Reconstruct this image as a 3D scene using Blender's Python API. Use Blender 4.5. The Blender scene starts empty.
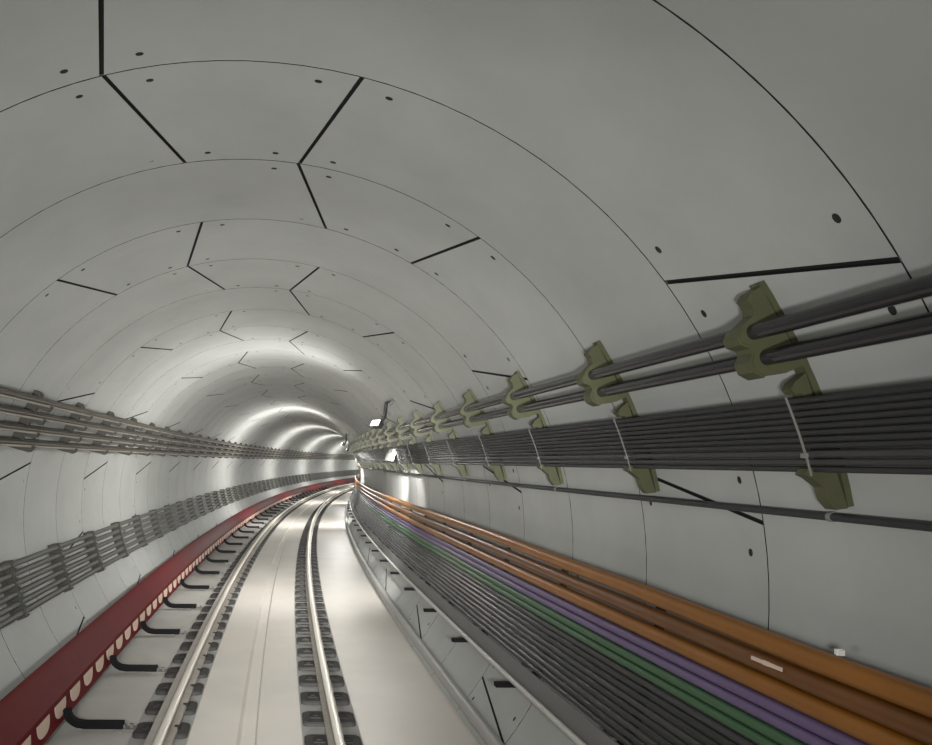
import bpy, math, random
from mathutils import Vector, Matrix
random.seed(7)
scene = bpy.context.scene
COL = scene.collection
R_ = math.radians

# ------------------------------------------------------------------ tunnel line
KAP = .0037            # the line bends to the right, radius 270 m
ZO = 1.80              # tunnel axis above the track floor
RT = 2.75              # inner radius of the lining
RING0, RING = 2.467, 1.2
END = 104.0


def hd(s):
    return KAP * s


def W(s, x, z):
    """station, offset to the right of the axis, height above the axis -> world"""
    h = hd(s)
    return Vector(((1 - math.cos(h)) / KAP + x * math.cos(h), math.sin(h) / KAP - x * math.sin(h), z + ZO))


def pol(ang, r):
    a = R_(ang)
    return r * math.sin(a), r * math.cos(a)


def stations(s0, s1, ds=.6):
    n = max(1, int(math.ceil((s1 - s0) / ds)))
    return [s0 + (s1 - s0) * i / n for i in range(n + 1)]


# ------------------------------------------------------------------ materials
def mat(name, col, rough=.6, metal=0., var=0., scale=4., bump=0., bscale=60., stretch=None, spec=.5, col2=None):
    m = bpy.data.materials.new(name)
    m.use_nodes = True
    nt = m.node_tree
    b = nt.nodes['Principled BSDF']
    b.inputs['Base Color'].default_value = (*col, 1)
    b.inputs['Roughness'].default_value = rough
    b.inputs['Metallic'].default_value = metal
    b.inputs['Specular IOR Level'].default_value = spec
    if var or bump:
        tc = nt.nodes.new('ShaderNodeTexCoord')
        mp = nt.nodes.new('ShaderNodeMapping')
        nt.links.new(tc.outputs['Object'], mp.inputs['Vector'])
        if stretch:
            mp.inputs['Scale'].default_value = stretch
    if var:
        n = nt.nodes.new('ShaderNodeTexNoise')
        n.inputs['Scale'].default_value = scale
        n.inputs['Detail'].default_value = 6
        n.inputs['Roughness'].default_value = .6
        nt.links.new(mp.outputs['Vector'], n.inputs['Vector'])
        r = nt.nodes.new('ShaderNodeValToRGB')
        lo = [c * (1 - var) for c in col]
        hi = [min(1, c * (1 + var)) for c in (col2 or col)]
        r.color_ramp.elements[0].position = .3
        r.color_ramp.elements[1].position = .7
        r.color_ramp.elements[0].color = (*lo, 1)
        r.color_ramp.elements[1].color = (*hi, 1)
        nt.links.new(n.outputs['Fac'], r.inputs['Fac'])
        nt.links.new(r.outputs['Color'], b.inputs['Base Color'])
    if bump:
        n2 = nt.nodes.new('ShaderNodeTexNoise')
        n2.inputs['Scale'].default_value = bscale
        n2.inputs['Detail'].default_value = 3
        nt.links.new(mp.outputs['Vector'], n2.inputs['Vector'])
        bp = nt.nodes.new('ShaderNodeBump')
        bp.inputs['Strength'].default_value = bump
        bp.inputs['Distance'].default_value = .01
        nt.links.new(n2.outputs['Fac'], bp.inputs['Height'])
        nt.links.new(bp.outputs['Normal'], b.inputs['Normal'])
    return m


def emis(name, col, k):
    m = bpy.data.materials.new(name)
    m.use_nodes = True
    b = m.node_tree.nodes['Principled BSDF']
    b.inputs['Base Color'].default_value = (.8, .8, .8, 1)
    b.inputs['Emission Color'].default_value = (*col, 1)
    b.inputs['Emission Strength'].default_value = k
    return m


M_LINING = mat('lining_concrete', (.452, .463, .447), .75, var=.07, scale=1.3, bump=.08, bscale=35)
M_JOINT = mat('joint_seal', (.012, .012, .012), .9)
M_MORTAR = mat('ring_joint_mortar', (.10, .10, .095), .85)
M_POCKET = mat('bolt_pocket_dark', (.02, .02, .018), .8)
M_FLOOR = mat('floor_concrete', (.66, .62, .565), .46, var=.06, scale=1.1, bump=.03, bscale=30)
M_SIDE = mat('side_strip_darker', (.43, .42, .39), .7, var=.1, scale=1.5)
M_PLINTH = mat('plinth_concrete', (.33, .325, .31), .8, var=.12, scale=3)
M_STEEL = mat('polished_rail_steel', (.86, .82, .74), .4, metal=.45)
M_RUST = mat('rail_web_steel', (.36, .33, .29), .5, metal=.5, var=.15, scale=6)
M_DAMP = mat('rail_side_bar', (.36, .335, .30), .6, var=.1, scale=6)
M_PAD = mat('rail_pad_rubber', (.055, .053, .050), .9, var=.2, scale=8, spec=.2)
M_CLIP = mat('clip_iron', (.040, .038, .036), .9, spec=.15)
M_RED = mat('red_cover_plastic', (.115, .009, .010), .6, var=.1, scale=2, spec=.10)
M_PALE = mat('pale_opening', (.66, .52, .42), .7, spec=.2)
M_ARM = mat('black_support_arm', (.009, .009, .010), .85, spec=.15)
M_FOOT = mat('arm_foot_steel', (.17, .165, .155), .8, spec=.2)
M_OLIVE = mat('olive_bracket_paint', (.082, .086, .042), .5, var=.12, scale=12)
M_DARKBR = mat('dark_bracket_paint', (.034, .032, .025), .65, var=.15, scale=12)
M_GREYBR = mat('grey_bracket_paint', (.042, .042, .034), .65, var=.15, scale=12)
M_PIPE = mat('dark_pipe_paint', (.018, .018, .020), .17, spec=.6)
M_CABLE = mat('black_cable_sheath', (.030, .031, .033), .42)
M_CABLE2 = mat('charcoal_cable_sheath', (.050, .050, .050), .42)
M_BROWNC = mat('brown_grey_cable_sheath', (.085, .073, .052), .6)
M_GREYC = mat('grey_cable_sheath', (.11, .11, .096), .6)
M_TRAY = mat('grey_tray_metal', (.17, .17, .165), .6)
M_THIN = mat('pale_thin_pipe', (.27, .25, .215), .5)
M_ORANGE_SHADE = mat('orange_cable_shaded', (.145, .055, .012), .34, var=.1, scale=3)  # orange sheath with the middle cable's shaded underside put into its colour
M_ORANGE = mat('orange_cable_sheath', (.26, .10, .012), .36, var=.1, scale=3)
M_PURPLE = mat('violet_cable_sheath', (.14, .10, .20), .42)
M_GREEN = mat('green_cable_sheath', (.05, .12, .055), .42)
M_LPIPE = mat('pale_pipe_paint', (.52, .51, .48), .4)
M_GPIPE = mat('grey_pipe_paint', (.36, .355, .34), .45)
M_WHITE = mat('white_plastic', (.75, .75, .72), .45)
M_TIE = mat('tie_strap_nylon', (.22, .22, .20), .6)
M_LAMPB = mat('lamp_housing_black', (.03, .03, .03), .45)
M_LAMP = emis('lamp_glass_lit', (1, .98, .93), 9)
M_BOX = mat('bright_patch_pale', (.30, .31, .27), .7)


# ------------------------------------------------------------------ object helpers
def build(name, verts, faces, mats, idx=None, parent=None, loc=None, smooth=35):
    me = bpy.data.meshes.new(name)
    me.from_pydata([tuple(v) for v in verts], [], faces)
    if not isinstance(mats, (list, tuple)):
        mats = [mats]
    for m in mats:
        me.materials.append(m)
    if idx:
        me.polygons.foreach_set('material_index', idx)
    if smooth:
        me.polygons.foreach_set('use_smooth', [True] * len(me.polygons))
        me.set_sharp_from_angle(angle=R_(smooth))
    me.update()
    o = bpy.data.objects.new(name, me)
    COL.objects.link(o)
    if parent:
        o.parent = parent
    if loc is not None:
        o.location = loc
    return o


def tag(o, label=None, cat=None, group=None, kind=None):
    if label: o['label'] = label
    if cat: o['category'] = cat
    if group: o['group'] = group
    if kind: o['kind'] = kind
    return o


def empty(name, loc, rz=0):
    o = bpy.data.objects.new(name, None)
    COL.objects.link(o)
    o.empty_display_size = .1
    o.location = loc
    o.rotation_euler = (0, 0, rz)
    return o


class MB:
    """collects shapes; vertices are kept as given"""
    def __init__(self):
        self.v, self.f, self.i = [], [], []

    def add(self, vs, fs, mi=0):
        n = len(self.v)
        self.v += [Vector(p) for p in vs]
        self.f += [tuple(a + n for a in f) for f in fs]
        self.i += [mi] * len(fs)

    def box(self, c, d, mi=0, mat3=None):
        vs = []
        for x in (-.5, .5):
            for y in (-.5, .5):
                for z in (-.5, .5):
                    p = Vector((x * d[0], y * d[1], z * d[2]))
                    if mat3: p = mat3 @ p
                    vs.append(Vector(c) + p)
        self.add(vs, [(0, 1, 3, 2), (4, 6, 7, 5), (0, 4, 5, 1), (2, 3, 7, 6), (0, 2, 6, 4), (1, 5, 7, 3)], mi)

    def prism(self, ptsA, ptsB, mi=0):
        n = len(ptsA)
        fs = [tuple(range(n))[::-1], tuple(range(n, 2 * n))]
        fs += [(i, (i + 1) % n, n + (i + 1) % n, n + i) for i in range(n)]
        self.add(list(ptsA) + list(ptsB), fs, mi)

    def tube(self, pts, r, seg=12, mi=0):
        pts = [Vector(p) for p in pts]
        rings = []
        for i, p in enumerate(pts):
            t = (pts[min(i + 1, len(pts) - 1)] - pts[max(i - 1, 0)]).normalized()
            a = t.orthogonal().normalized() if i == 0 else (prev - t * prev.dot(t)).normalized()
            prev = a
            b = t.cross(a)
            rr = r[i] if isinstance(r, (list, tuple)) else r
            rings.append([p + a * rr * math.cos(2 * math.pi * j / seg) + b * rr * math.sin(2 * math.pi * j / seg) for j in range(seg)])
        vs = [v for rg in rings for v in rg]
        fs = []
        for i in range(len(pts) - 1):
            for j in range(seg):
                k = (j + 1) % seg
                fs.append((i * seg + j, i * seg + k, (i + 1) * seg + k, (i + 1) * seg + j))
        fs.append(tuple(range(seg))[::-1])
        fs.append(tuple((len(pts) - 1) * seg + j for j in range(seg)))
        self.add(vs, fs, mi)

    def build(self, name, mats, parent=None, loc=None, smooth=35):
        o = Vector(loc) if loc is not None and parent is None else None
        vs = [v - o for v in self.v] if o is not None else self.v
        return build(name, vs, self.f, mats, self.i, parent, loc if parent is None else None, smooth)


def sweep(mb, prof, s0, s1, ds=.6, mi=0, dz=None, closed=True, dx=None):
    """a cross-section (offset, height) carried along the line"""
    st = stations(s0, s1, ds)
    n = len(prof)
    vs = []
    for s in st:
        q = dz(s) if dz else 0
        w = dx(s) if dx else 0
        for x, z in prof:
            vs.append(W(s, x + w, z + q))
    fs = []
    m = n if closed else n - 1
    for i in range(len(st) - 1):
        for j in range(m):
            k = (j + 1) % n
            fs.append((i * n + j, (i + 1) * n + j, (i + 1) * n + k, i * n + k))
    if closed:
        fs.append(tuple(range(n)))
        fs.append(tuple((len(st) - 1) * n + j for j in range(n))[::-1])
    mb.add(vs, fs, mi)


def circ(x, z, r, n=12):
    return [(x + r * math.cos(2 * math.pi * j / n), z + r * math.sin(2 * math.pi * j / n)) for j in range(n)]


def line_obj(name, prof, m, s0=-2.5, s1=END, ds=.8, dz=None, dx=None, parent=None, smooth=35):
    mb = MB()
    sweep(mb, prof, s0, s1, ds, dz=dz, dx=dx)
    x = sum(p[0] for p in prof) / len(prof)
    z = min(p[1] for p in prof)
    if parent:
        o = Vector(parent.location)
        mb.v = [v - o for v in mb.v]
        return mb.build(name, m, parent=parent, smooth=smooth)
    return mb.build(name, m, loc=W(s0, x, z), smooth=smooth)


WORDS = ['zeroth', 'first', 'second', 'third', 'fourth', 'fifth', 'sixth', 'seventh', 'eighth', 'ninth', 'tenth', 'eleventh', 'twelfth',
         'thirteenth', 'fourteenth', 'fifteenth', 'sixteenth', 'seventeenth', 'eighteenth', 'nineteenth', 'twentieth']


def nth(i):
    return WORDS[i]


def place(o, s, x, z):
    o.location = W(s, x, z)
    o.rotation_euler = (0, 0, -hd(s))


def copy_thing(root):
    r = root.copy()
    COL.objects.link(r)
    for ch in root.children:
        c = ch.copy()
        COL.objects.link(c)
        c.parent = r
        for g in ch.children:
            d = g.copy()
            COL.objects.link(d)
            d.parent = c
    return r


# ------------------------------------------------------------------ camera (the photograph is an off-centre crop, so the lens is shifted)
cam = bpy.data.cameras.new('camera')
co = bpy.data.objects.new('camera', cam)
COL.objects.link(co)
co.location = (.204, 0, .706 + ZO)
co.rotation_euler = (R_(90), 0, 0)
cam.sensor_fit = 'HORIZONTAL'
cam.sensor_width = 36
cam.lens = 718.3 / 932 * 36
cam.shift_x = (466 - 260.4) / 932
cam.shift_y = (460.9 - 372.5) / 932
cam.clip_start = .05
cam.clip_end = 300
scene.camera = co


def px(p):
    """where a world point falls in the frame (used only to know which repeats are in view)"""
    d = p - co.location
    return 260.4 + 718.3 * d.x / d.y, 460.9 - 718.3 * d.z / d.y


# ------------------------------------------------------------------ segmental lining
def ring_joints(k):
    c = {0: -21.4, 1: .8, 2: 22.6}[k % 3]
    rel = [(-149, -143.4), (-81.8, -76.4), (-13.9, -8.1), (13.9, 8.1), (81.0, 75.6), (149, 143.4)]
    return [(c + a, c + b) for a, b in rel]


walls = {'wall_left': MB(), 'ceiling': MB(), 'wall_right': MB()}


def side(a):
    a = (a + 180) % 360 - 180
    return 'ceiling' if abs(a) < 52 else ('wall_right' if a > 0 else 'wall_left')


K0, K1 = -7, 84
GA = math.degrees(.0125 / RT)      # half the gap of a joint along the tunnel
GS = .004                         # half the gap between two rings
for k in range(K0, K1):
    sa, sb = RING0 + RING * k + GS, RING0 + RING * (k + 1) - GS
    js = ring_joints(k)
    far = k > 30
    for j in range(6):
        a0, b0 = js[j]
        a1, b1 = js[(j + 1) % 6]
        if j == 5:
            a1 += 360; b1 += 360
        a0 += GA; b0 += GA; a1 -= GA; b1 -= GA
        n = max(4, int((a1 - a0) / (5 if far else 3)))
        for mbn in walls:
            cells = [i for i in range(n) if side(a0 + (a1 - a0) * (i + .5) / n) == mbn]
            if not cells:
                continue
            lo, hi = cells[0], cells[-1] + 1
            if len(cells) != hi - lo:      # the invert panel wraps round below: two runs
                runs, cur = [], [cells[0]]
                for c in cells[1:]:
                    if c == cur[-1] + 1: cur.append(c)
                    else: runs.append(cur); cur = [c]
                runs.append(cur)
            else:
                runs = [cells]
            for run in runs:
                lo, hi = run[0], run[-1] + 1
                vs, fs = [], []
                for rr in (RT, RT + .03):
                    for i in range(lo, hi + 1):
                        t = i / n
                        vs.append(W(sa, *pol(a0 + (a1 - a0) * t, rr)))
                        vs.append(W(sb, *pol(b0 + (b1 - b0) * t, rr)))
                m = 2 * (hi - lo + 1)
                for i in range(hi - lo):
                    fs.append((2 * i, 2 * i + 1, 2 * i + 3, 2 * i + 2))
                inner = len(fs)
                for i in range(hi - lo):
                    fs.append((2 * i, 2 * i + 2, m + 2 * i + 2, m + 2 * i))
                    fs.append((2 * i + 3, 2 * i + 1, m + 2 * i + 1, m + 2 * i + 3))
                if lo == 0:
                    fs.append((1, 0, m, m + 1))
                if hi == n:
                    e = 2 * (hi - lo)
                    fs.append((e, e + 1, m + e + 1, m + e))
                walls[mbn].add(vs, fs, 1)
                walls[mbn].i[len(walls[mbn].i) - len(fs):len(walls[mbn].i) - len(fs) + inner] = [0] * inner
    # dark bolt pockets: four around each joint of the ring
    if k < 26:
        for a, b in js:
            for sgn in (-1, 1):
                for ang, s in ((a + (b - a) * .1 + 4 * sgn, sa + .12), (a + (b - a) * .9 + 4 * sgn, sb - .12)):
                    vs = []
                    for rr in (RT + .004, RT - .003):
                        for q in range(10):
                            t = 2 * math.pi * q / 10
                            vs.append(W(s + .015 * math.sin(t), *pol(ang + math.degrees(.021 * math.cos(t) / RT), rr)))
                    fs = [tuple(range(10, 20))] + [(q, (q + 1) % 10, 10 + (q + 1) % 10, 10 + q) for q in range(10)]
                    walls[side(ang)].add(vs, fs, 2)
# shallow grey mortar in the ring joints
for k in range(K0, 42):
    sb = RING0 + RING * k
    for q in range(120):
        a, b = q * 3 - 180, q * 3 - 177
        walls[side(a + 1.5)].add([W(sb - .008, *pol(a, RT + .005)), W(sb + .008, *pol(a, RT + .005)), W(sb + .008, *pol(b, RT + .005)), W(sb - .008, *pol(b, RT + .005))], [(0, 1, 2, 3)], 3)
# the dark seal behind the joints
st = stations(RING0 + RING * K0, RING0 + RING * K1, 1.2)
for i in range(len(st) - 1):
    for q in range(72):
        a, b = q * 5 - 180, q * 5 - 175
        walls[side(a + 2.5)].add([W(st[i], *pol(a, RT + .025)), W(st[i + 1], *pol(a, RT + .025)), W(st[i + 1], *pol(b, RT + .025)), W(st[i], *pol(b, RT + .025))], [(0, 1, 2, 3)], 1)
for nme, mb in walls.items():
    o = mb.build(nme, [M_LINING, M_JOINT, M_POCKET, M_MORTAR], smooth=30)
    tag(o, kind='structure')

# ------------------------------------------------------------------ floor with its centre drain, rail plinths
FZ = -ZO
mb = MB()
sweep(mb, [(-2.07, FZ), (-.085, FZ), (-.055, FZ - .045), (.075, FZ - .045), (.095, FZ), (2.07, FZ), (1.6, FZ - .42), (-1.6, FZ - .42)], -5, END, 1.0)
tag(mb.build('floor', M_FLOOR, smooth=20), kind='structure')
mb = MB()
sweep(mb, [(-2.068, FZ + .001), (-1.05, FZ + .001), (-1.05, FZ + .007), (-2.064, FZ + .007)], -2.5, END, 1.0)  # darker grey sheet over the left strip of the floor
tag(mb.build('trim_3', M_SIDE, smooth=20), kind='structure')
RX = (-.705, .795)
for i, (a, b) in enumerate(((-1.045, -.525), (.505, 1.04))):
    mb = MB()
    sweep(mb, [(a, FZ - .02), (b, FZ - .02), (b, FZ + .006), (a, FZ + .006)], -2.5, END, 1.0)
    tag(mb.build('trim_%d' % (i + 1), M_PLINTH, smooth=20), kind='structure')

# ------------------------------------------------------------------ running rails
RTOP = -1.5946
for i, rx in enumerate(RX):
    root = empty('running_rail', W(-2.5, rx, FZ + .045))
    tag(root, ['left running rail with bright polished head beside the red covered rail',
               'right running rail with bright polished head on the open floor side'][i], 'rail', 'running rails')
    zb = FZ + .045
    web = [(-.075, zb), (.075, zb), (.075, zb + .012), (.012, zb + .03), (.009, RTOP - .045), (-.009, RTOP - .045), (-.012, zb + .03), (-.075, zb + .012)]
    line_obj('rail_web', [(rx + x, z) for x, z in web], M_RUST, parent=root, smooth=25)
    head = [(-.030, RTOP - .045), (.030, RTOP - .045), (.036, RTOP - .03), (.036, RTOP - .012), (.026, RTOP - .002), (0, RTOP), (-.026, RTOP - .002), (-.036, RTOP - .012), (-.036, RTOP - .03)]
    tag(line_obj('rail_head', [(rx + x, z) for x, z in head], M_STEEL, parent=root, smooth=50), 'polished rail head')
    if i == 0:
        dp = [(-.15, zb + .01), (-.04, zb + .01), (-.04, RTOP - .05), (-.13, RTOP - .06)]
        tag(line_obj('side_bar', [(rx + x, z) for x, z in dp], M_DAMP, parent=root, smooth=25), 'grey-brown bar along the outer side')

# ------------------------------------------------------------------ rail pads (one under each rail every 0.6 m)
def pad_mesh():
    mb = MB()
    def rr(hx, hy, r, z):
        pts = []
        for cx, cy, a0 in ((hx - r, hy - r, 0), (-hx + r, hy - r, 90), (-hx + r, -hy + r, 180), (hx - r, -hy + r, 270)):
            for q in range(5):
                a = R_(a0 + 22.5 * q)
                pts.append(Vector((cx + r * math.cos(a), cy + r * math.sin(a), z)))
        return pts
    mb.prism(rr(.25, .165, .06, 0), rr(.25, .165, .06, .03))
    mb.prism(rr(.243, .158, .055, .03), rr(.232, .148, .05, .039))
    return mb


pad0 = empty('rail_pad', (0, 0, 0))
pad_mesh().build('base_plate', M_PAD, parent=pad0)
for sx in (-1, 1):
    mb = MB()
    mb.box((sx * .125, 0, .046), (.10, .11, .014))
    mb.box((sx * .125, 0, .054), (.045, .05, .016))
    mb.build('rail_clip', M_CLIP, parent=pad0)
plain0 = pad_mesh()
first = True
plain_src = None
for i, rx in enumerate(RX):
    sidew = ('left', 'right')[i]
    cx = (-.785, .77)[i]
    s = 6.60 if i == 0 else 6.33
    n = 0
    # step back to the first pad that is inside the frame
    while px(W(s - .6, cx, FZ + .04))[1] < 752:
        s -= .6
    while s < 66:
        n += 1
        if n <= 20:
            o = pad0 if first else copy_thing(pad0)
            first = False
            lab = 'dark rail pad under the %s running rail, %s from the front' % (sidew, nth(n))
        else:
            if plain_src is None:
                plain_src = plain0.build('rail_pad', M_PAD)
                o = plain_src
            else:
                o = plain_src.copy()
                COL.objects.link(o)
            lab = 'dark rail pad under the %s running rail, in the far crowded stretch' % sidew
        place(o, s, cx, FZ + .006)
        tag(o, lab, 'rail pad', 'rail pads under the %s rail' % sidew + ('' if n <= 20 else ' far away'))
        s += .6

# ------------------------------------------------------------------ red covered third rail and its support arms
root = empty('third_rail_cover', W(-2.5, -1.8, -1.72))
tag(root, 'long dark red third rail cover running along the left edge of the track', 'rail cover')
shell = [(-1.735, -1.475), (-1.755, -1.455), (-1.80, -1.385), (-1.90, -1.235), (-1.935, -1.215), (-1.965, -1.235), (-1.965, -1.62), (-1.95, -1.62), (-1.95, -1.25), (-1.93, -1.235), (-1.78, -1.47), (-1.745, -1.485)]
line_obj('cover_shell', shell, M_RED, parent=root, smooth=40)
skirt = [(-1.735, -1.475), (-1.725, -1.50), (-1.715, -1.66), (-1.70, -1.695), (-1.715, -1.70), (-1.735, -1.67), (-1.75, -1.49)]
line_obj('lower_skirt', skirt, M_RED, parent=root, smooth=40)
ph0 = None
s = 5.62
for n in range(95):
    if ph0 is None:
        mb = MB()
        pts = [(0.0, .165 * math.copysign(abs(math.cos(R_(a))) ** .75, math.cos(R_(a))), .135 * math.sin(R_(a)) ** .7) for a in range(0, 181, 15)]
        mb.prism([Vector((.004 - p[2] * .06, p[1], -p[2])) for p in pts], [Vector((-.010 - p[2] * .06, p[1], -p[2])) for p in pts])
        ph0 = mb.build('skirt_opening', M_PALE)
        tag(ph0, 'pale half-round opening')
        o = ph0
    else:
        o = ph0.copy()
        COL.objects.link(o)
    o.parent = root
    o.matrix_basis = Matrix.Translation(W(s, -1.722, -1.515) - root.location) @ Matrix.Rotation(-hd(s), 4, 'Z') @ Matrix.Rotation(R_(-7), 4, 'Y')
    s += .48

arm0 = empty('third_rail_support', (0, 0, 0))
ax, az = -1.06, FZ
mb = MB()
path = [(-1.14, -1.735), (-1.26, -1.735), (-1.40, -1.735), (-1.50, -1.735), (-1.57, -1.725), (-1.61, -1.705), (-1.645, -1.675), (-1.662, -1.635), (-1.668, -1.59)]
tang = []
for q, (x, z) in enumerate(path):
    x0, z0 = path[max(0, q - 1)]
    x1, z1 = path[min(len(path) - 1, q + 1)]
    l = math.hypot(x1 - x0, z1 - z0)
    tang.append((-(z1 - z0) / l, (x1 - x0) / l))
hw = .032
loop = [(x + t[0] * hw, z + t[1] * hw) for (x, z), t in zip(path, tang)] + [(x - t[0] * hw, z - t[1] * hw) for (x, z), t in list(zip(path, tang))[::-1]]
mb.prism([Vector((x - ax, -.035, z - az)) for x, z in loop], [Vector((x - ax, .035, z - az)) for x, z in loop])
mb.build('curved_arm', M_ARM, parent=arm0, smooth=30)
mb = MB()
mb.box((-.02, 0, .02), (.14, .10, .04))
mb.box((-.115, 0, .035), (.10, .05, .07))
mb.tube([(-.01, 0, .03), (-.01, 0, .075)], .018, 8)
tag(mb.build('foot_plate', M_FOOT, parent=arm0), 'grey steel foot plate')
s, n = 6.62, 0
while s < 66:
    n += 1
    o = arm0 if n == 1 else copy_thing(arm0)
    place(o, s, ax, az)
    tag(o, ('black curved arm under the red cover, %s from the front' % nth(n)) if n <= 18 else 'black curved arm under the red cover, in the far crowded stretch',
        'support arm', 'arms holding the red cover' + ('' if n <= 18 else ' far away'))
    s += 1.8

# ------------------------------------------------------------------ helpers for wall brackets: plates cut in the cross-section plane
def plate(mb, poly, half, anchor, mi=0, y=0.):
    pts = [pol(a, r) for a, r in poly]
    mb.prism([Vector((x - anchor[0], y - half, z - anchor[1])) for x, z in pts], [Vector((x - anchor[0], y + half, z - anchor[1])) for x, z in pts], mi)


def arc(a0, a1, r, n=8):
    return [(a0 + (a1 - a0) * i / n, r) for i in range(n + 1)]


# ------------------------------------------------------------------ right wall, upper: olive brackets, two pipes, cable band, conduit
PA = ((61.2, 2.60, .035), (63.85, 2.60, .036))
anchR = pol(68, RT)
br0 = empty('pipe_bracket', (0, 0, 0))
mb = MB()
plate(mb, arc(57.6, 79.2, RT - .001, 14) + arc(79.2, 57.6, 2.722, 14), .03, anchR)
mb.build('wall_strip', M_OLIVE, parent=br0)
mb = MB()
plate(mb, [(57.9, 2.72), (65.9, 2.72), (65.9, 2.64), (65.4, 2.56), (64.6, 2.53), (63.7, 2.53), (62.9, 2.56), (62.2, 2.56), (61.6, 2.535), (60.9, 2.535), (60.2, 2.565), (59.8, 2.63), (59.0, 2.645), (58.3, 2.64), (57.9, 2.67)], .035, anchR)
mb.build('pipe_clamp', M_OLIVE, parent=br0, smooth=25)
mb = MB()
plate(mb, [(60.3, 2.56), (61.0, 2.525), (61.7, 2.525), (62.4, 2.553), (62.9, 2.553), (63.6, 2.52), (64.6, 2.52), (65.5, 2.55), (65.2, 2.58), (60.5, 2.59)], .05, anchR, y=.02)
mb.build('clamp_cap', M_OLIVE, parent=br0, smooth=25)
mb = MB()
plate(mb, [(66.6, 2.72), (79.3, 2.72), (79.25, 2.67), (78.3, 2.645), (77.0, 2.64), (75.9, 2.60), (75.45, 2.575), (75.0, 2.595), (74.9, 2.672), (68.2, 2.672), (68.05, 2.645), (67.5, 2.635), (67.0, 2.66)], .03, anchR)
mb.build('cable_comb', M_OLIVE, parent=br0, smooth=25)
mb = MB()
plate(mb, arc(67.9, 75.6, 2.588, 8) + arc(75.6, 67.9, 2.584, 8), .005, anchR, y=-.05)
mb.box((pol(73.6, 2.58)[0] - anchR[0], -.05, pol(73.6, 2.58)[1] - anchR[1]), (.012, .03, .02))
tag(mb.build('tie_strap', M_TIE, parent=br0), 'white tie strap over the cables')
s, n = 3.10, 0
while s < 30:
    n += 1
    o = br0 if n == 1 else copy_thing(br0)
    place(o, s, *anchR)
    tag(o, 'olive green clamp bracket high on the right wall, %s from the front' % nth(n), 'bracket', 'olive brackets on the right wall')
    s += 1.53
for i, (a, r, rad) in enumerate(PA):
    x, z = pol(a, r)
    tag(line_obj('service_pipe', circ(x, z, rad, 20), M_PIPE, s1=46), ['upper of the two dark pipes clamped along the right wall', 'lower of the two dark pipes clamped along the right wall'][i], 'pipe', 'twin pipes on the right wall')
BA = [(68.6 + .62 * i, .0132) for i in range(8)] + [(73.72, .0175), (74.52, .0150), (75.2, .0138)]
for i, (a, rad) in enumerate(BA):
    x, z = pol(a, 2.625)
    x2 = random.uniform(0, 6)
    tag(line_obj('power_cable', circ(x, z, rad, 10), M_CABLE2 if i in (8, 9) else M_CABLE, s1=46, ds=.7,
                 dz=lambda s, p=x2: .0007 * math.sin(s * 1.9 + p)),
        'black cable in the flat band on the right wall, %s from the top' % nth(i + 1), 'cable', 'black cables under the twin pipes')
x, z = pol(80.2, 2.715)
ro = empty('thin_conduit', W(-2.5, x, z - .02))
tag(ro, 'thin dark conduit on bare right wall between the black cables and orange cables', 'conduit')
line_obj('conduit_tube', circ(x, z, .019, 12), M_CABLE, s1=46, parent=ro)
for q in range(6):
    s = 3.16 + 3.06 * q
    mb = MB()
    mb.tube([W(s - .012, x, z), W(s + .012, x, z)], .0225, 12)
    mb.box(W(s, x + .02, z), (.03, .02, .03))
    mb.v = [v - ro.location for v in mb.v]
    tag(mb.build('conduit_clip', M_TIE, parent=ro), 'pale clip')

# ------------------------------------------------------------------ right wall, lower: coloured and dark cables on racks, two pale pipes
def lift(s):
    pts = [(-5, 0), (2.5, 0), (5, .045), (8, .075), (14, .06), (20, .03), (40, 0), (200, 0)]
    for (a, u), (b, v) in zip(pts, pts[1:]):
        if s <= b:
            t = (s - a) / (b - a)
            t = t * t * (3 - 2 * t)
            return u + (v - u) * t
    return 0


RB = 2.55
anchL = pol(104, RT)
rk0 = empty('cable_rack', (0, 0, 0))
mb = MB()
plate(mb, arc(94.5, 118.5, RT - .001, 14) + arc(118.5, 94.5, 2.715, 14), .03, anchL)
mb.build('wall_strip', M_DARKBR, parent=rk0)
for a in (98.6, 103.75, 108.5, 113.4):
    mb = MB()
    plate(mb, [(a - .25, 2.72), (a + .25, 2.72), (a + .2, 2.575), (a - .2, 2.575)], .025, anchL)
    mb.build('rack_finger', M_DARKBR, parent=rk0)
mb = MB()
xw = math.sqrt(RT ** 2 - 1.2 ** 2)
for pa, pb in (((2.13, -1.195), (xw + .0, -1.195)),):
    mb.box(((pa[0] + pb[0]) / 2 - anchL[0], 0, pa[1] - anchL[1]), (pb[0] - pa[0], .07, .035))
mb.prism([Vector((2.25 - anchL[0], -.01, -1.178 - anchL[1])), Vector((2.45 - anchL[0], -.01, -1.178 - anchL[1])), Vector((2.50 - anchL[0], -.01, -1.06 - anchL[1]))],
         [Vector((2.25 - anchL[0], .01, -1.178 - anchL[1])), Vector((2.45 - anchL[0], .01, -1.178 - anchL[1])), Vector((2.50 - anchL[0], .01, -1.06 - anchL[1]))])
mb.build('foot_bar', M_ARM, parent=rk0)
s, n = 3.10, 0
while s < 30:
    n += 1
    o = rk0 if n == 1 else copy_thing(rk0)
    place(o, s, *anchL)
    tag(o, 'dark rack with a black foot bar low on the right wall, %s from the front' % nth(n), 'bracket', 'cable racks low on the right wall')
    s += 1.53
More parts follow.
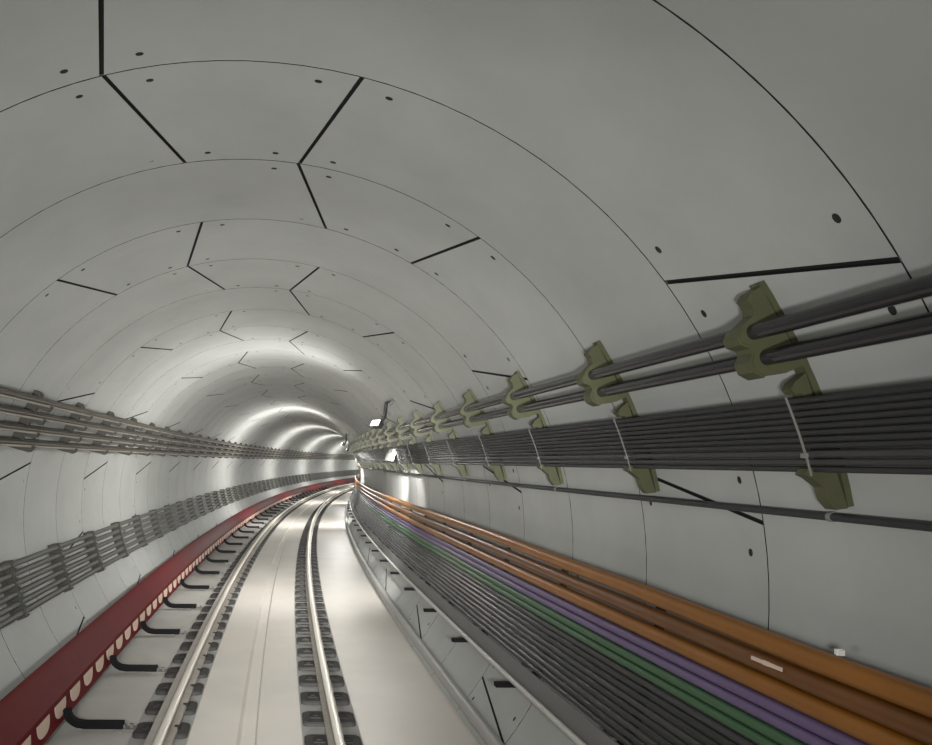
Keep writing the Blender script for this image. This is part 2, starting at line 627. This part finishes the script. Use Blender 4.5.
for i, (a, rad) in enumerate(((93.3, .050), (95.5, .047), (97.55, .045))):
    x, z = pol(a, RB)
    tag(line_obj('orange_cable', circ(x, z, rad, 18), M_ORANGE_SHADE if i == 1 else M_ORANGE, s1=46, dz=lambda s, q=(.9, .5, .12)[i]: q * lift(s)), 'thick orange cable along the right wall, %s of the three orange ones' % ('uppermost', 'middle', 'lowest')[i], 'cable', 'orange cables on the right wall')
for i, (a, rad) in enumerate(((99.25, .029), (100.55, .027))):
    x, z = pol(a, RB)
    tag(line_obj('violet_cable', circ(x, z, rad, 14), M_PURPLE, s1=46), '%s violet cable just below the orange cables on the right wall' % ('upper', 'lower')[i], 'cable', 'violet cables on the right wall')
for i, (a, rad) in enumerate(((101.85, .0275), (103.05, .0245))):
    x, z = pol(a, RB)
    tag(line_obj('green_cable', circ(x, z, rad, 14), M_GREEN, s1=46), '%s green cable between the violet cables and the black cables' % ('upper', 'lower')[i], 'cable', 'green cables on the right wall')
for i in range(9):
    x, z = pol(104.25 + 1.04 * i, RB + .01)
    tag(line_obj('dark_cable', circ(x, z, .0215, 10), M_CABLE if i % 3 else M_CABLE2, s1=46), 'dark cable below the green cables on the right wall, %s from the top' % nth(i + 1), 'cable', 'dark cables below the green ones')
xa, za = pol(113.4, 2.535)
tag(line_obj('tray_edge', [(xa, za), (xa + .012, za), (2.315, -1.115), (2.315, -1.150), (2.300, -1.150), (2.300, -1.112)], M_TRAY, s1=46), 'grey metal tray edge between the lowest dark cable and the slim pale pipe', 'cable tray')
x, z = 2.27, -1.155
tag(line_obj('guard_pipe', circ(x, z, .023, 14), M_LPIPE, s1=46), 'slim pale pipe resting on black foot bars below the dark cables', 'pipe')
x, z = 2.095, -1.655
tag(line_obj('drain_pipe', circ(x, z, .058, 18), M_GPIPE, s1=60), 'grey pipe lying in the corner where the floor meets the right wall', 'pipe')
# two small pale tags on the orange cables
for nm, s, a, r, d, lab in (('cable_tag', 2.93, 91.6, 2.53, (.02, .03, .022), 'small white tag on top of the uppermost orange cable'),
                            ('cable_tag', 3.30, 95.2, 2.497, (.006, .20, .018), 'narrow pale marker strip on the middle orange cable')):
    x, z = pol(a, r)
    mb = MB()
    mb.box((0, 0, 0), d)
    mb.box((0, 0, 0), (d[0] * 1.2, d[1] * .2, d[2] * 1.2))
    o = mb.build(nm, M_WHITE if d[0] > .01 else M_PALE, loc=(0, 0, 0))
    place(o, s, x, z + lift(s))
    tag(o, lab, 'cable tag')

# ------------------------------------------------------------------ left wall, upper: four-tier dark brackets with cables
anchU = pol(-65, RT)
TIER = (-60.0, -63.6, -67.2, -70.7)
lb0 = empty('cable_bracket', (0, 0, 0))
mb = MB()
plate(mb, arc(-58.2, -71.7, RT - .001, 10) + arc(-71.7, -58.6, 2.625, 10), .024, anchU)
mb.build('wall_plate', M_DARKBR, parent=lb0)
mb = MB()
plate(mb, [(-57.6, 2.735), (-58.6, 2.735), (-58.9, 2.66), (-58.3, 2.64), (-57.5, 2.68)], .06, anchU)
mb.build('top_lug', M_DARKBR, parent=lb0)
for a in TIER:
    mb = MB()
    plate(mb, [(a + .75, 2.64), (a - .95, 2.64), (a - .80, 2.52), (a - .3, 2.495), (a + .95, 2.485), (a + 1.0, 2.505), (a + .25, 2.535)], .035, anchU)
    mb.build('bracket_finger', M_DARKBR, parent=lb0)
s, n = 6.05, 0
while s < 62:
    n += 1
    o = lb0 if n == 1 else copy_thing(lb0)
    place(o, s, *anchU)
    tag(o, ('dark four-finger bracket high on the left wall, %s from the front' % nth(n)) if n <= 20 else 'dark four-finger bracket high on the left wall, in the far crowded stretch',
        'bracket', 'brackets high on the left wall' + ('' if n <= 20 else ' far away'))
    s += 1.6
for t, a in enumerate(TIER):
    for j, (r, rad) in enumerate(((2.515, .013), (2.582, .027), (2.65, .031))):
        x, z = pol(a + (.75, 1.0, 1.0)[j], r)
        tag(line_obj('signal_cable', circ(x, z, rad, 12), (M_THIN, M_BROWNC, M_BROWNC)[j], s1=END),
            ('thin pale pipe along the %s bracket finger from the top, left wall', 'brown-grey cable lying on the %s bracket finger from the top, left wall', 'brown-grey cable tucked against the left wall at the %s finger from the top')[j] % nth(t + 1), 'cable', 'cables high on the left wall')

# ------------------------------------------------------------------ left wall, lower: rack of six grey cables
anchV = pol(-105, RT)
lr0 = empty('cable_rack', (0, 0, 0))
mb = MB()
plate(mb, arc(-98.2, -111.6, RT - .001, 10) + arc(-111.6, -98.2, 2.69, 10), .045, anchV)
mb.build('wall_strip', M_GREYBR, parent=lr0)
CA = [-99.2 - 2.28 * i for i in range(6)]
for a in CA:
    mb = MB()
    plate(mb, [(a - .75, 2.70), (a - 1.15, 2.70), (a - 1.2, 2.58), (a - .75, 2.575)], .035, anchV)
    mb.build('rack_finger', M_GREYBR, parent=lr0)
mb = MB()
plate(mb, arc(-98.0, -111.9, 2.70, 10) + arc(-111.9, -98.0, 2.595, 10), .024, anchV)
mb.build('upright_plate', M_GREYBR, parent=lr0)
s, n = 7.65, 0
while s < 62:
    n += 1
    o = lr0 if n == 1 else copy_thing(lr0)
    place(o, s, *anchV)
    tag(o, ('grey upright rack low on the left wall, %s from the front' % nth(n)) if n <= 20 else 'grey upright rack low on the left wall, in the far crowded stretch',
        'bracket', 'racks low on the left wall' + ('' if n <= 20 else ' far away'))
    s += 1.62
for i, a in enumerate(CA):
    x, z = pol(a, 2.64)
    tag(line_obj('grey_cable', circ(x, z, .034, 12), M_GREYC, s1=END), 'grey cable on the rack low on the left wall, %s from the top' % nth(i + 1), 'cable', 'grey cables low on the left wall')

# ------------------------------------------------------------------ wall lamps, every 15 m on the right
LAMPS = [12.8 + 15.0 * i for i in range(6)]
lx, lz = pol(55.4, 2.385)
wx, wz = pol(52.0, RT)


def make_lamp(turn):
    lp = empty('flood_lamp', (0, 0, 0))
    rot = Matrix.Rotation(R_(turn), 3, 'Z') @ Matrix.Rotation(R_(32), 3, 'Y')
    c = Vector((lx - wx, 0, lz - wz))
    mb = MB()
    mb.box(c, (.08, .20, .12), 0, rot)
    mb.box(c + rot @ Vector((.055, 0, 0)), (.04, .18, .10), 0, rot)
    mb.build('lamp_housing', M_LAMPB, parent=lp)
    mb = MB()
    mb.box(c + rot @ Vector((-.044, 0, 0)), (.012, .185, .105), 0, rot)
    tag(mb.build('lamp_glass', M_LAMP, parent=lp), 'glowing white lamp glass')
    mb = MB()
    mb.tube([c + rot @ Vector((.05, 0, .02)), c + Vector((.12, -.12, .12)), (-.10, -.5, .0), (-.03, -.72, .0)], .03, 10)
    mb.box((-.035, -.75, .0), (.05, .22, .12), 0, Matrix.Rotation(R_(38), 3, 'Y'))
    mb.build('lamp_arm', M_LAMPB, parent=lp)
    return lp


for n, s in enumerate(LAMPS):
    if n == 0:
        o = make_lamp(36)
    elif n == 1:
        o = far0 = make_lamp(-8)
    else:
        o = copy_thing(far0)
    place(o, s, wx, wz)
    tag(o, 'white glowing flood lamp on a black arm above the right wall pipes' if n == 0 else 'flood lamp on the right wall far round the bend, %s beyond the nearest' % nth(n), 'lamp', 'wall lamps')

bx0 = empty('bright_patch_box', (0, 0, 0))  # pale box added in place of an unclear bright patch over the cables
xb, zb_ = pol(71.2, 2.575)
m3 = Matrix.Rotation(R_(19), 3, 'Y')
mb = MB()
mb.box((0, 0, 0), (.05, 1.0, .27), 0, m3)
mb.build('box_body', M_BOX, parent=bx0)
mb = MB()
mb.box(m3 @ Vector((-.030, 0, 0)), (.012, .96, .24), 0, m3)
mb.build('box_lid', M_BOX, parent=bx0)
for yy in (-.3, .3):
    mb = MB()
    mb.box(m3 @ Vector((-.042, yy, .05)), (.014, .10, .05), 0, m3)
    tag(mb.build('block', M_DARKBR, parent=bx0), 'dark latch')
place(bx0, 14.58, xb, zb_)
tag(bx0, 'pale flat box added for a bright patch over the black cables below the lamp', 'junction box')


# ------------------------------------------------------------------ light
def spot(name, pos, aim, watts, size, blend, rad=.08, col=(1, 1, 1)):
    l = bpy.data.lights.new(name, 'SPOT')
    l.energy = watts
    l.spot_size = R_(size)
    l.spot_blend = blend
    l.shadow_soft_size = rad
    l.color = col
    o = bpy.data.objects.new(name, l)
    COL.objects.link(o)
    o.location = pos
    o.rotation_euler = (Vector(aim) - Vector(pos)).to_track_quat('-Z', 'Y').to_euler()
    return o


# unseen headlamps of the viewer's train, with spots added to brighten walls and floor
HEAD = (1, .99, .96)
for x in (-.2, .8):
    spot('train_far_floor_fill', W(.2, x * .8, -.7), W(34, .6, -1.5), 12000, 14, 1, .10, HEAD)
    p = W(.2, .6 if x > 0 else -.6, .45)
    for nm, watts, size in (('spill', 112, 160), ('wide', 390, 88), ('main', 1900, 50), ('long', 7000, 27)):
        spot('train_headlamp_fill_' + nm, p, W(30, x - 1.1, .6 if size < 60 else .7), watts, size, 1, .12, HEAD)
    spot('train_dipped_lamp', W(.2, x * .8, -.75), W(12, .5, -1.75), 1000, 29, 1, .10, HEAD)
# each wall lamp throws a fan across the tunnel
LC = (1, .985, .95)
for n, s in enumerate(LAMPS):
    p = W(s + .16, *pol(57.5, 2.20))
    g = .50 if n == 0 else 1.0
    spot('wall_lamp_spill', p, W(s, *pol(-70, RT)), 620 * (.66 if n == 0 else 1.15), 172, 1, .08, LC)
    for a, watts, size in ((-6, 70 if n == 0 else 130, 58), (-40, 110 if n == 0 else 190, 60), (-76, 100, 62), (-125, 170, 66), (165, 330 if n == 0 else 500, 96)):
        spot('wall_lamp_light', p, W(s + (1.0 if abs(a) > 60 else 0), *pol(a, RT)), watts * g, size, .9, .08, LC)
    spot('wall_lamp_light', p, W(s + .6, *pol(95, RT)), 260 * g, 84, .7, .08, LC)
    spot('wall_lamp_light', p, W(s + 2.9, *pol(93, RT)), 2700 * g, 40, 1, .08, LC)
    spot('wall_lamp_light', p, W(s + 6.5, .2, FZ), 420 * (.33 if n == 0 else 1), 74, 1, .08, LC)
    spot('wall_lamp_light', p, W(s - 6.0, .0, FZ), 350 * (.3 if n == 0 else 1), 74, 1, .08, LC)

w = bpy.data.worlds.new('world')
scene.world = w
w.use_nodes = True
w.node_tree.nodes['Background'].inputs['Color'].default_value = (.02, .02, .02, 1)
w.node_tree.nodes['Background'].inputs['Strength'].default_value = .2

vs = scene.view_settings
vs.view_transform = 'Standard'
vs.look = 'None'
vs.gamma = 1
vs.use_curve_mapping = False
vs.exposure = 0.0
